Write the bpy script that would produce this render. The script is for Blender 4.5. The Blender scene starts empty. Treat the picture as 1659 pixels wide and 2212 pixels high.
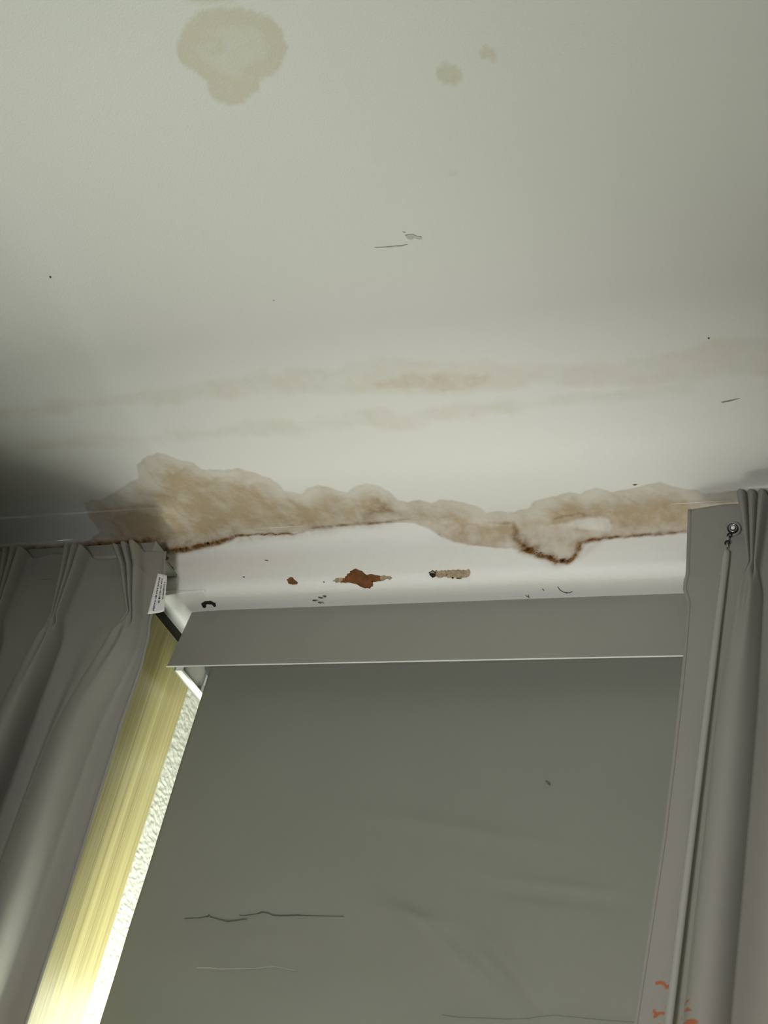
import bpy, bmesh, math, random
import numpy as np
from mathutils import Vector, Matrix

random.seed(7)
rng = np.random.default_rng(11)
scene = bpy.context.scene
COL = scene.collection

# ------------------------------------------------------------------ camera
IMG_W, IMG_H, FPX = 1659.0, 2212.0, 3450.0
YAW, PITCH, ROLL = math.radians(-29.5), math.radians(34.7), math.radians(14.3)
CAM = np.array([0.0, 0.0, 1.45])
FWD = np.array([math.sin(YAW) * math.cos(PITCH), math.cos(YAW) * math.cos(PITCH), math.sin(PITCH)])
_r = np.array([math.cos(YAW), -math.sin(YAW), 0.0])
_u = np.cross(_r, FWD)
RGT = _r * math.cos(ROLL) + _u * math.sin(ROLL)
UPV = np.cross(RGT, FWD)
cam_data = bpy.data.cameras.new('camera')
cam_data.sensor_fit = 'VERTICAL'
cam_data.sensor_height = 24.0
cam_data.lens = FPX / IMG_H * 24.0
cam_data.clip_start = 0.02
cam = bpy.data.objects.new('camera', cam_data)
COL.objects.link(cam)
cam.matrix_world = Matrix(((RGT[0], UPV[0], -FWD[0], CAM[0]),
                           (RGT[1], UPV[1], -FWD[1], CAM[1]),
                           (RGT[2], UPV[2], -FWD[2], CAM[2]),
                           (0, 0, 0, 1)))
scene.camera = cam
cy = scene.cycles
cy.max_bounces, cy.diffuse_bounces, cy.glossy_bounces, cy.transmission_bounces, cy.transparent_max_bounces = 4, 4, 2, 2, 4
cy.use_adaptive_sampling = True
cy.adaptive_threshold = 0.05
cy.adaptive_min_samples = 20
cy.caustics_reflective = cy.caustics_refractive = False

# ------------------------------------------------------------------ world, lights, exposure
scene.view_settings.view_transform = 'Standard'
scene.view_settings.look = 'None'
scene.view_settings.gamma = 1.0
scene.view_settings.use_curve_mapping = False
scene.view_settings.exposure = 0.0
world = bpy.data.worlds.new('world')
scene.world = world
world.use_nodes = True
bg = world.node_tree.nodes['Background']
bg.inputs[0].default_value = (1.0, 1.0, 0.97, 1)
bg.inputs[1].default_value = 0.7


def area_light(name, loc, direction, sx, sy, watts, color):
    d = bpy.data.lights.new(name, 'AREA')
    d.shape = 'RECTANGLE'
    d.size, d.size_y = sx, sy
    d.energy = watts
    d.color = color
    o = bpy.data.objects.new(name, d)
    COL.objects.link(o)
    o.location = loc
    o.rotation_euler = Vector(direction).to_track_quat('-Z', 'Y').to_euler()
    return o


# daylight outside the glass: it leaks round the left edge of the blind
area_light('window_daylight', (-0.735, 1.95, 1.52), (0, -1, 0.1), 0.90, 0.45, 40, (1.0, 0.98, 0.86))
area_light('upper_window_daylight', (-0.80, 1.90, 1.98), (0, -1, 0.1), 0.70, 0.30, 6.5, (1.0, 0.98, 0.86))  # second lamp for the same daylight, added to brighten board and plaster strip
# added upward lamp in the recess, standing in for assumed daylight off the sill
area_light('added_recess_lamp', (-0.735, 1.735, 1.22), (0, -0.62, 1), 0.90, 0.12, 6.8, (1.0, 0.985, 0.90))
# an added, unseen spot behind the camera that brightens the wall face and curtains
sp = bpy.data.lights.new('added_fill_spot', 'SPOT')
sp.energy = 130
sp.color = (1.0, 0.99, 0.96)
sp.spot_size = math.radians(38)
sp.spot_blend = 1.0
sp.shadow_soft_size = 0.10
so = bpy.data.objects.new('added_fill_spot', sp)
COL.objects.link(so)
so.location = (-0.12, -0.42, 1.15)
so.rotation_euler = (Vector((-0.66, 1.5, 2.16)) - Vector(so.location)).to_track_quat('-Z', 'Y').to_euler()

# ------------------------------------------------------------------ dimensions (metres)
ZC = 2.65          # ceiling
YW = 1.558         # room face of the window wall
ZL = 2.57          # underside of the lintel
OX0, OX1 = -1.25, -0.25   # window opening
XL, XR, YB = -2.7, 1.5, -2.4


def ray_on(px, py, axis, val):
    """the point of a plane (x, y or z = val) that the photograph shows at a pixel"""
    d = FWD + RGT * (px - IMG_W / 2) / FPX - UPV * (py - IMG_H / 2) / FPX
    t = (val - CAM[axis]) / d[axis]
    return CAM + d * t


# ------------------------------------------------------------------ helpers
def tag(o, label=None, cat=None, group=None, kind=None):
    if label: o['label'] = label
    if cat: o['category'] = cat
    if group: o['group'] = group
    if kind: o['kind'] = kind
    return o


def empty(name, loc):
    o = bpy.data.objects.new(name, None)
    COL.objects.link(o)
    o.location = loc
    return o


def mesh_obj(name, verts, faces, mat, parent=None, smooth=True):
    me = bpy.data.meshes.new(name)
    me.from_pydata([tuple(map(float, v)) for v in verts], [], [tuple(f) for f in faces])
    me.validate()
    me.update()
    if smooth:
        me.polygons.foreach_set('use_smooth', [True] * len(me.polygons))
    o = bpy.data.objects.new(name, me)
    COL.objects.link(o)
    if mat: me.materials.append(mat)
    if parent:
        o.parent = parent
        o.matrix_parent_inverse = Matrix.Translation(-parent.location)
    return o


def grid_obj(name, P, mat, parent=None, flip=False, attrs=None):
    """P: (rows, cols, 3) array"""
    r, c = P.shape[:2]
    V = P.reshape(-1, 3).astype(np.float32)
    i = np.arange(r * c).reshape(r, c)
    q = np.stack([i[:-1, :-1], i[:-1, 1:], i[1:, 1:], i[1:, :-1]], -1).reshape(-1, 4)
    if flip: q = q[:, ::-1]
    me = bpy.data.meshes.new(name)
    me.vertices.add(len(V))
    me.vertices.foreach_set('co', V.ravel())
    me.loops.add(q.size)
    me.loops.foreach_set('vertex_index', q.ravel().astype(np.int32))
    me.polygons.add(len(q))
    me.polygons.foreach_set('loop_start', np.arange(0, q.size, 4, dtype=np.int32))
    me.polygons.foreach_set('loop_total', np.full(len(q), 4, dtype=np.int32))
    me.polygons.foreach_set('use_smooth', np.ones(len(q), dtype=bool))
    me.update(calc_edges=True)
    for k, a in (attrs or {}).items():
        at = me.attributes.new(k, 'FLOAT', 'POINT')
        at.data.foreach_set('value', np.asarray(a, dtype=np.float32).ravel())
    o = bpy.data.objects.new(name, me)
    COL.objects.link(o)
    if mat: me.materials.append(mat)
    if parent:
        o.parent = parent
        o.matrix_parent_inverse = Matrix.Translation(-parent.location)
    return o


class Build:
    def __init__(self):
        self.v, self.f = [], []

    def add(self, v, f):
        n = len(self.v)
        self.v += [tuple(map(float, q)) for q in v]
        self.f += [tuple(a + n for a in q) for q in f]
        return self

    def box(self, a, b):
        x0, y0, z0 = a
        x1, y1, z1 = b
        return self.add([(x0, y0, z0), (x1, y0, z0), (x1, y1, z0), (x0, y1, z0),
                         (x0, y0, z1), (x1, y0, z1), (x1, y1, z1), (x0, y1, z1)],
                        [(0, 3, 2, 1), (4, 5, 6, 7), (0, 1, 5, 4), (1, 2, 6, 5), (2, 3, 7, 6), (3, 0, 4, 7)])

    def prism_x(self, prof, x0, x1):
        """closed profile of (y, z) extruded along x"""
        n = len(prof)
        v = [(x0, p[0], p[1]) for p in prof] + [(x1, p[0], p[1]) for p in prof]
        f = [tuple(range(n))[::-1], tuple(range(n, 2 * n))]
        f += [(i, (i + 1) % n, n + (i + 1) % n, n + i) for i in range(n)]
        return self.add(v, f)

    def prism_y(self, prof, y0, y1):
        """closed profile of (x, z) extruded along y"""
        n = len(prof)
        v = [(p[0], y0, p[1]) for p in prof] + [(p[0], y1, p[1]) for p in prof]
        f = [tuple(range(n)), tuple(range(n, 2 * n))[::-1]]
        f += [(i, n + i, n + (i + 1) % n, (i + 1) % n) for i in range(n)]
        return self.add(v, f)

    def tube(self, pts, rad, n=12, caps=True):
        pts = [Vector(p) for p in pts]
        if not hasattr(rad, '__len__'): rad = [rad] * len(pts)
        v, f = [], []
        for k, p in enumerate(pts):
            t = (pts[min(k + 1, len(pts) - 1)] - pts[max(k - 1, 0)]).normalized()
            a = t.cross(Vector((0.31, 0.9, 0.2))).normalized()
            b = t.cross(a)
            for j in range(n):
                w = 2 * math.pi * j / n
                v.append(p + (a * math.cos(w) + b * math.sin(w)) * rad[k])
        for k in range(len(pts) - 1):
            for j in range(n):
                f.append((k * n + j, k * n + (j + 1) % n, (k + 1) * n + (j + 1) % n, (k + 1) * n + j))
        if caps:
            f.append(tuple(range(n))[::-1])
            f.append(tuple(range((len(pts) - 1) * n, len(pts) * n)))
        return self.add(v, f)

    def obj(self, name, mat, parent=None, smooth=False, bevel=0.0):
        o = mesh_obj(name, self.v, self.f, mat, parent, smooth)
        bm = bmesh.new()
        bm.from_mesh(o.data)
        bmesh.ops.recalc_face_normals(bm, faces=bm.faces)
        bm.to_mesh(o.data)
        bm.free()
        if bevel:
            m = o.modifiers.new('bevel', 'BEVEL')
            m.width = bevel
            m.segments = 2
            m.limit_method = 'ANGLE'
        return o


# ------------------------------------------------------------------ numpy noise and shapes for stains
def vnoise(x, y, seed=0):
    xi, yi = np.floor(x).astype(np.int64), np.floor(y).astype(np.int64)
    fx, fy = x - xi, y - yi
    fx, fy = fx * fx * (3 - 2 * fx), fy * fy * (3 - 2 * fy)

    def h(a, b):
        n = (a * 374761393 + b * 668265263 + seed * 974634777) & 0xFFFFFFFF
        n = ((n ^ (n >> 13)) * 1274126177) & 0xFFFFFFFF
        return ((n ^ (n >> 16)) & 0xFFFF) / 65535.0
    return ((h(xi, yi) * (1 - fx) + h(xi + 1, yi) * fx) * (1 - fy)
            + (h(xi, yi + 1) * (1 - fx) + h(xi + 1, yi + 1) * fx) * fy)


def fbm(x, y, freq, seed=0, octs=4):
    s, a, t = 0, 1.0, 0
    for k in range(octs):
        s = s + a * vnoise(x * freq, y * freq, seed + 17 * k)
        t += a
        a *= 0.5
        freq *= 2.03
    return s / t


def sdf_poly(X, Y, poly):
    """signed distance, negative inside"""
    d = np.full(X.shape, 1e9)
    inside = np.zeros(X.shape, bool)
    n = len(poly)
    for i in range(n):
        ax, ay = poly[i]
        bx, by = poly[(i + 1) % n]
        ex, ey = bx - ax, by - ay
        t = np.clip(((X - ax) * ex + (Y - ay) * ey) / (ex * ex + ey * ey + 1e-12), 0, 1)
        d = np.minimum(d, np.hypot(X - ax - t * ex, Y - ay - t * ey))
        c = ((ay > Y) != (by > Y)) & (X < (bx - ax) * (Y - ay) / (by - ay + 1e-15) + ax)
        inside ^= c
    return np.where(inside, -d, d)


def dist_line(X, Y, pts):
    """distance to a polyline with per-point (x, y, width, weight); returns weight * falloff"""
    out = np.zeros(X.shape)
    for (ax, ay, wa, sa), (bx, by, wb, sb) in zip(pts[:-1], pts[1:]):
        ex, ey = bx - ax, by - ay
        t = np.clip(((X - ax) * ex + (Y - ay) * ey) / (ex * ex + ey * ey + 1e-12), 0, 1)
        d = np.hypot(X - ax - t * ex, Y - ay - t * ey)
        w = wa + (wb - wa) * t
        out = np.maximum(out, (sa + (sb - sa) * t) * np.exp(-(d / w) ** 2))
    return out


def smooth(e0, e1, x):
    t = np.clip((x - e0) / (e1 - e0), 0, 1)
    return t * t * (3 - 2 * t)


# ------------------------------------------------------------------ materials
def new_mat(name):
    m = bpy.data.materials.new(name)
    m.use_nodes = True
    nt = m.node_tree
    return m, nt, nt.nodes['Principled BSDF']


def N(nt, kind, **kw):
    n = nt.nodes.new(kind)
    for k, v in kw.items():
        if k.startswith('i_'):
            n.inputs[k[2:].replace('_', ' ')].default_value = v
        else:
            setattr(n, k, v)
    return n


def simple_mat(name, col, rough=0.6, metal=0.0, noise=0.0, nscale=40, bump=0.0, bscale=200, spec=0.3):
    m, nt, b = new_mat(name)
    b.inputs['Roughness'].default_value = rough
    b.inputs['Metallic'].default_value = metal
    b.inputs['Specular IOR Level'].default_value = spec
    tc = N(nt, 'ShaderNodeTexCoord')
    nz = N(nt, 'ShaderNodeTexNoise', i_Scale=nscale, i_Detail=5.0)
    nt.links.new(tc.outputs['Object'], nz.inputs['Vector'])
    mx = N(nt, 'ShaderNodeMixRGB', blend_type='MIX')
    mx.inputs[1].default_value = (*[c * (1 - noise) for c in col], 1)
    mx.inputs[2].default_value = (*[min(1, c * (1 + noise)) for c in col], 1)
    nt.links.new(nz.outputs['Fac'], mx.inputs[0])
    nt.links.new(mx.outputs[0], b.inputs['Base Color'])
    if bump:
        n2 = N(nt, 'ShaderNodeTexNoise', i_Scale=bscale, i_Detail=4.0)
        nt.links.new(tc.outputs['Object'], n2.inputs['Vector'])
        bp = N(nt, 'ShaderNodeBump', i_Strength=bump, i_Distance=0.001)
        nt.links.new(n2.outputs['Fac'], bp.inputs['Height'])
        nt.links.new(bp.outputs[0], b.inputs['Normal'])
    return m


def stained_paint():
    """white emulsion with water stains driven by the stain fields stored on the mesh"""
    m, nt, b = new_mat('stained_white_paint')
    L = nt.links.new
    b.inputs['Roughness'].default_value = 0.75
    b.inputs['Specular IOR Level'].default_value = 0.15
    tc = N(nt, 'ShaderNodeTexCoord')
    big = N(nt, 'ShaderNodeTexNoise', i_Scale=3.0, i_Detail=1.0)
    L(tc.outputs['Object'], big.inputs['Vector'])
    base = N(nt, 'ShaderNodeMixRGB')
    base.inputs[1].default_value = (0.81, 0.815, 0.785, 1)
    base.inputs[2].default_value = (0.85, 0.855, 0.825, 1)
    L(big.outputs['Fac'], base.inputs[0])
    cur = base.outputs[0]
    fine = N(nt, 'ShaderNodeTexNoise', i_Scale=90.0, i_Detail=3.0, i_Roughness=0.6)
    L(tc.outputs['Object'], fine.inputs['Vector'])
    for attr, col, lo, hi in (('faint', (0.87, 0.83, 0.735), 0.8, 1.2),
                              ('pink', (0.86, 0.77, 0.66), 0.7, 1.3),
                              ('tan', (0.61, 0.49, 0.345), 0.85, 1.15),
                              ('rust', (0.27, 0.135, 0.04), 0.6, 1.4),
                              ('dark', (0.10, 0.05, 0.03), 0.5, 1.5)):
        a = N(nt, 'ShaderNodeAttribute', attribute_name=attr)
        mr = N(nt, 'ShaderNodeMapRange')
        mr.inputs['From Min'].default_value = 0.3
        mr.inputs['From Max'].default_value = 0.7
        mr.inputs['To Min'].default_value = lo
        mr.inputs['To Max'].default_value = hi
        L(fine.outputs['Fac'], mr.inputs['Value'])
        mul = N(nt, 'ShaderNodeMath', operation='MULTIPLY', use_clamp=True)
        L(a.outputs['Fac'], mul.inputs[0])
        L(mr.outputs[0], mul.inputs[1])
        mx = N(nt, 'ShaderNodeMixRGB', blend_type='MULTIPLY')
        mx.inputs[2].default_value = (*col, 1)
        L(mul.outputs[0], mx.inputs[0])
        L(cur, mx.inputs[1])
        cur = mx.outputs[0]
    L(cur, b.inputs['Base Color'])
    n2 = N(nt, 'ShaderNodeTexNoise', i_Scale=420.0, i_Detail=1.0)
    L(tc.outputs['Object'], n2.inputs['Vector'])
    bp = N(nt, 'ShaderNodeBump', i_Strength=0.22, i_Distance=0.0012)
    L(n2.outputs['Fac'], bp.inputs['Height'])
    L(bp.outputs[0], b.inputs['Normal'])
    return m


def fabric_mat(name, col, translucent=0.25, tcol=None, stain=None, weave=900.0):
    m, nt, b = new_mat(name)
    L = nt.links.new
    b.inputs['Roughness'].default_value = 0.85
    b.inputs['Specular IOR Level'].default_value = 0.15
    b.inputs['Sheen Weight'].default_value = 0.1
    tc = N(nt, 'ShaderNodeTexCoord')
    nz = N(nt, 'ShaderNodeTexNoise', i_Scale=6.0, i_Detail=4.0)
    L(tc.outputs['Object'], nz.inputs['Vector'])
    mx = N(nt, 'ShaderNodeMixRGB')
    mx.inputs[1].default_value = (*[c * 0.94 for c in col], 1)
    mx.inputs[2].default_value = (*[min(1, c * 1.06) for c in col], 1)
    L(nz.outputs['Fac'], mx.inputs[0])
    cur = mx.outputs[0]
    for attr, sc in (stain or ()):
        a = N(nt, 'ShaderNodeAttribute', attribute_name=attr)
        mm = N(nt, 'ShaderNodeMixRGB')
        mm.inputs[2].default_value = (*sc, 1)
        L(a.outputs['Fac'], mm.inputs[0])
        L(cur, mm.inputs[1])
        cur = mm.outputs[0]
    L(cur, b.inputs['Base Color'])
    w = N(nt, 'ShaderNodeTexNoise', i_Scale=weave, i_Detail=2.0)
    L(tc.outputs['Object'], w.inputs['Vector'])
    bp = N(nt, 'ShaderNodeBump', i_Strength=0.15, i_Distance=0.0006)
    L(w.outputs['Fac'], bp.inputs['Height'])
    L(bp.outputs[0], b.inputs['Normal'])
    if translucent:
        t = N(nt, 'ShaderNodeBsdfTranslucent')
        t.inputs['Color'].default_value = (*(tcol or col), 1)
        ms = N(nt, 'ShaderNodeMixShader')
        ms.inputs[0].default_value = translucent
        L(b.outputs[0], ms.inputs[1])
        L(t.outputs[0], ms.inputs[2])
        L(ms.outputs[0], nt.nodes['Material Output'].inputs['Surface'])
    return m


def streaked_panel_mat():
    """cream-yellow gloss board with fine vertical brush streaks"""
    m, nt, b = new_mat('streaked_yellow_board')
    L = nt.links.new
    tc = N(nt, 'ShaderNodeTexCoord')
    mp = N(nt, 'ShaderNodeMapping')
    mp.inputs['Scale'].default_value = (1, 320, 1.6)
    L(tc.outputs['Object'], mp.inputs['Vector'])
    nz = N(nt, 'ShaderNodeTexNoise', i_Scale=1.0, i_Detail=4.0)
    L(mp.outputs[0], nz.inputs['Vector'])
    cr = N(nt, 'ShaderNodeValToRGB')
    cr.color_ramp.elements[0].position = 0.3
    cr.color_ramp.elements[0].color = (0.19, 0.16, 0.062, 1)
    cr.color_ramp.elements[1].position = 0.7
    cr.color_ramp.elements[1].color = (0.36, 0.32, 0.15, 1)
    L(nz.outputs['Fac'], cr.inputs[0])
    L(cr.outputs[0], b.inputs['Base Color'])
    b.inputs['Roughness'].default_value = 0.3
    b.inputs['Specular IOR Level'].default_value = 0.5
    bp = N(nt, 'ShaderNodeBump', i_Strength=0.25, i_Distance=0.0006)
    L(nz.outputs['Fac'], bp.inputs['Height'])
    L(bp.outputs[0], b.inputs['Normal'])
    return m


def roughcast_mat():
    m, nt, b = new_mat('rough_white_plaster')
    L = nt.links.new
    tc = N(nt, 'ShaderNodeTexCoord')
    nz = N(nt, 'ShaderNodeTexNoise', i_Scale=170.0, i_Detail=3.0)
    L(tc.outputs['Object'], nz.inputs['Vector'])
    b.inputs['Base Color'].default_value = (0.40, 0.40, 0.355, 1)
    b.inputs['Roughness'].default_value = 0.7
    bp = N(nt, 'ShaderNodeBump', i_Strength=0.35, i_Distance=0.002)
    L(nz.outputs['Fac'], bp.inputs['Height'])
    L(bp.outputs[0], b.inputs['Normal'])
    return m


def glass_mat():
    m, nt, b = new_mat('window_glass')
    t = N(nt, 'ShaderNodeBsdfTransparent')
    t.inputs['Color'].default_value = (0.93, 0.97, 0.95, 1)
    g = N(nt, 'ShaderNodeBsdfGlossy', i_Roughness=0.02)
    ms = N(nt, 'ShaderNodeMixShader')
    ms.inputs[0].default_value = 0.06
    nt.links.new(t.outputs[0], ms.inputs[1])
    nt.links.new(g.outputs[0], ms.inputs[2])
    nt.links.new(ms.outputs[0], nt.nodes['Material Output'].inputs['Surface'])
    return m


M_PAINT = stained_paint()
M_WALL = simple_mat('plain_wall_paint', (0.42, 0.41, 0.38), 0.8, noise=0.04, bump=0.2, bscale=300, spec=0.15)
M_FLOOR = simple_mat('floor_carpet', (0.22, 0.20, 0.17), 0.9, noise=0.1, nscale=200, bump=0.5, bscale=700, spec=0.1)
M_CURTAIN = fabric_mat('curtain_cloth', (0.32, 0.312, 0.283), 0.22, (0.62, 0.58, 0.42),
                       stain=(('red_marks', (0.42, 0.10, 0.03)), ('brown_marks', (0.20, 0.15, 0.10))))
M_BLIND = fabric_mat('blind_cloth', (0.235, 0.238, 0.208), 0.13, (0.42, 0.44, 0.33), weave=1500.0)
M_FASCIA = simple_mat('grey_fascia', (0.27, 0.266, 0.235), 0.55, noise=0.05, nscale=14, spec=0.3)
M_WHITE_PL = simple_mat('white_plastic', (0.80, 0.80, 0.78), 0.35, noise=0.03, spec=0.5)
M_ALU = simple_mat('roller_aluminium', (0.30, 0.36, 0.36), 0.3, metal=0.8, noise=0.15, nscale=60)
M_RAIL = simple_mat('rail_grey', (0.24, 0.24, 0.215), 0.45, noise=0.05)
M_YELLOW = streaked_panel_mat()
M_ROUGH = roughcast_mat()
M_GLASS = glass_mat()
M_FRAME = simple_mat('window_frame_white', (0.75, 0.76, 0.74), 0.4, noise=0.03)
M_RUSTCHIP = simple_mat('bare_rusty_patch', (0.17, 0.075, 0.028), 0.8, noise=0.65, nscale=130, bump=0.8, bscale=260, spec=0.1)
M_FLAKE = simple_mat('curled_paint_flake', (0.40, 0.32, 0.21), 0.8, noise=0.35, nscale=160, bump=0.5, spec=0.1)
M_DARK = simple_mat('dark_hole', (0.02, 0.017, 0.015), 0.9, noise=0.3)
M_GAP = simple_mat('painted_gap_shade', (0.03, 0.026, 0.018), 0.9, noise=0.2)  # near-black colour standing in for shade, no real timber
M_CRUMB = simple_mat('rust_crumbs', (0.055, 0.025, 0.016), 0.9, noise=0.6, nscale=300)
M_LABEL = simple_mat('care_label_satin', (0.72, 0.72, 0.72), 0.45, noise=0.03)
M_INK = simple_mat('label_ink', (0.035, 0.035, 0.035), 0.7, noise=0.1)
M_STEEL = simple_mat('nickel_steel', (0.45, 0.44, 0.41), 0.28, metal=0.9, noise=0.05)
M_WAND = simple_mat('wand_plastic', (0.32, 0.315, 0.285), 0.45, noise=0.04, spec=0.5)
M_SPECK = simple_mat('dirt_speck', (0.10, 0.08, 0.06), 0.9, noise=0.4)
M_MARK = simple_mat('thin_grey_mark', (0.30, 0.29, 0.26), 0.9, noise=0.3)
M_SCUFF = simple_mat('grey_scuff', (0.60, 0.59, 0.54), 0.9, noise=0.25, nscale=300)

# ------------------------------------------------------------------ the stain fields
def unfold(pix):
    """outline -> (x, distance along ceiling and wall), the wall being folded up level with the ceiling"""
    out = []
    for px, py in pix:
        c = ray_on(px, py, 2, ZC)
        if c[1] <= YW:
            out.append((c[0], ZC + (YW - c[1])))
        else:
            w = ray_on(px, py, 1, YW)
            out.append((w[0], w[2]))
    return out


BIG_TOP = [(180, 1085), (195, 1078), (215, 1082), (240, 1066), (262, 1050), (285, 1040), (300, 1036), (297, 1003),
           (318, 988), (340, 978), (362, 984), (390, 995), (420, 998), (440, 1012), (480, 1014), (515, 1011), (550, 1022),
           (580, 1032), (602, 1045), (615, 1060), (648, 1064), (665, 1052), (688, 1047), (720, 1055), (748, 1062), (768, 1049),
           (795, 1044), (822, 1049), (845, 1065), (860, 1080), (880, 1086), (905, 1080), (933, 1089), (950, 1080), (975, 1080),
           (1015, 1090), (1035, 1095), (1050, 1110), (1075, 1103), (1110, 1105), (1140, 1095), (1155, 1082), (1180, 1072),
           (1228, 1061), (1255, 1064), (1288, 1053), (1320, 1061), (1360, 1056), (1395, 1047), (1425, 1040), (1450, 1047),
           (1480, 1055), (1510, 1057), (1525, 1066), (1560, 1060), (1600, 1058), (1640, 1064), (1760, 1070)]
# lower limit of the stain; below it the paint is white again (on the ceiling left of x = 900, on the wall right of it)
BIG_LOW = [(1760, 1128), (1600, 1138), (1490, 1149), (1380, 1157), (1290, 1164), (1258, 1174), (1246, 1196), (1230, 1216),
           (1205, 1217), (1170, 1204), (1130, 1190), (1080, 1183), (1010, 1176), (975, 1166), (955, 1150), (930, 1142),
           (860, 1128), (800, 1134), (740, 1138), (690, 1142), (655, 1150), (620, 1156), (560, 1157), (515, 1160), (500, 1170),
           (455, 1181), (400, 1189), (340, 1192), (290, 1196), (230, 1192), (120, 1200), (-60, 1206), (-60, 1188), (120, 1176),
           (195, 1168), (215, 1150), (190, 1115)]
RING = [(380, 95), (388, 70), (405, 45), (425, 25), (465, 18), (520, 17), (565, 25), (588, 40), (610, 62), (614, 85), (627, 100),
        (617, 130), (604, 155), (588, 168), (565, 177), (565, 200), (535, 212), (520, 226), (495, 228), (462, 218), (448, 200),
        (446, 176), (420, 155), (395, 140), (384, 120)]
BAND_UP = [(-90, 890), (60, 876), (240, 858), (380, 846), (430, 828), (500, 822), (570, 810), (660, 808), (735, 812), (770, 790),
           (830, 780), (900, 783), (980, 786), (1050, 782), (1100, 796), (1200, 792), (1330, 788), (1440, 768), (1530, 748),
           (1600, 735), (1760, 722), (1760, 790), (1640, 800), (1540, 812), (1400, 830), (1290, 838), (1200, 826), (1080, 832),
           (960, 846), (860, 842), (760, 850), (600, 846), (480, 856), (330, 866), (160, 884), (0, 900), (-90, 910)]
BAND_LOW = [(-90, 968), (80, 958), (220, 944), (330, 940), (470, 926), (600, 914), (720, 903), (790, 890), (860, 893), (940, 888),
            (1040, 878), (1150, 868), (1260, 850), (1380, 842), (1480, 830), (1480, 848), (1370, 858), (1260, 866), (1140, 878),
            (1060, 895), (960, 905), (880, 922), (800, 916), (700, 922), (640, 945), (600, 935), (500, 942), (400, 946),
            (260, 956), (100, 968), (-90, 985)]
PINK = [(800, 830), (830, 818), (870, 808), (920, 806), (960, 800), (1000, 808), (1055, 812), (1058, 824), (1010, 838), (960, 846),
        (900, 838), (850, 838), (815, 840)]


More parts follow.
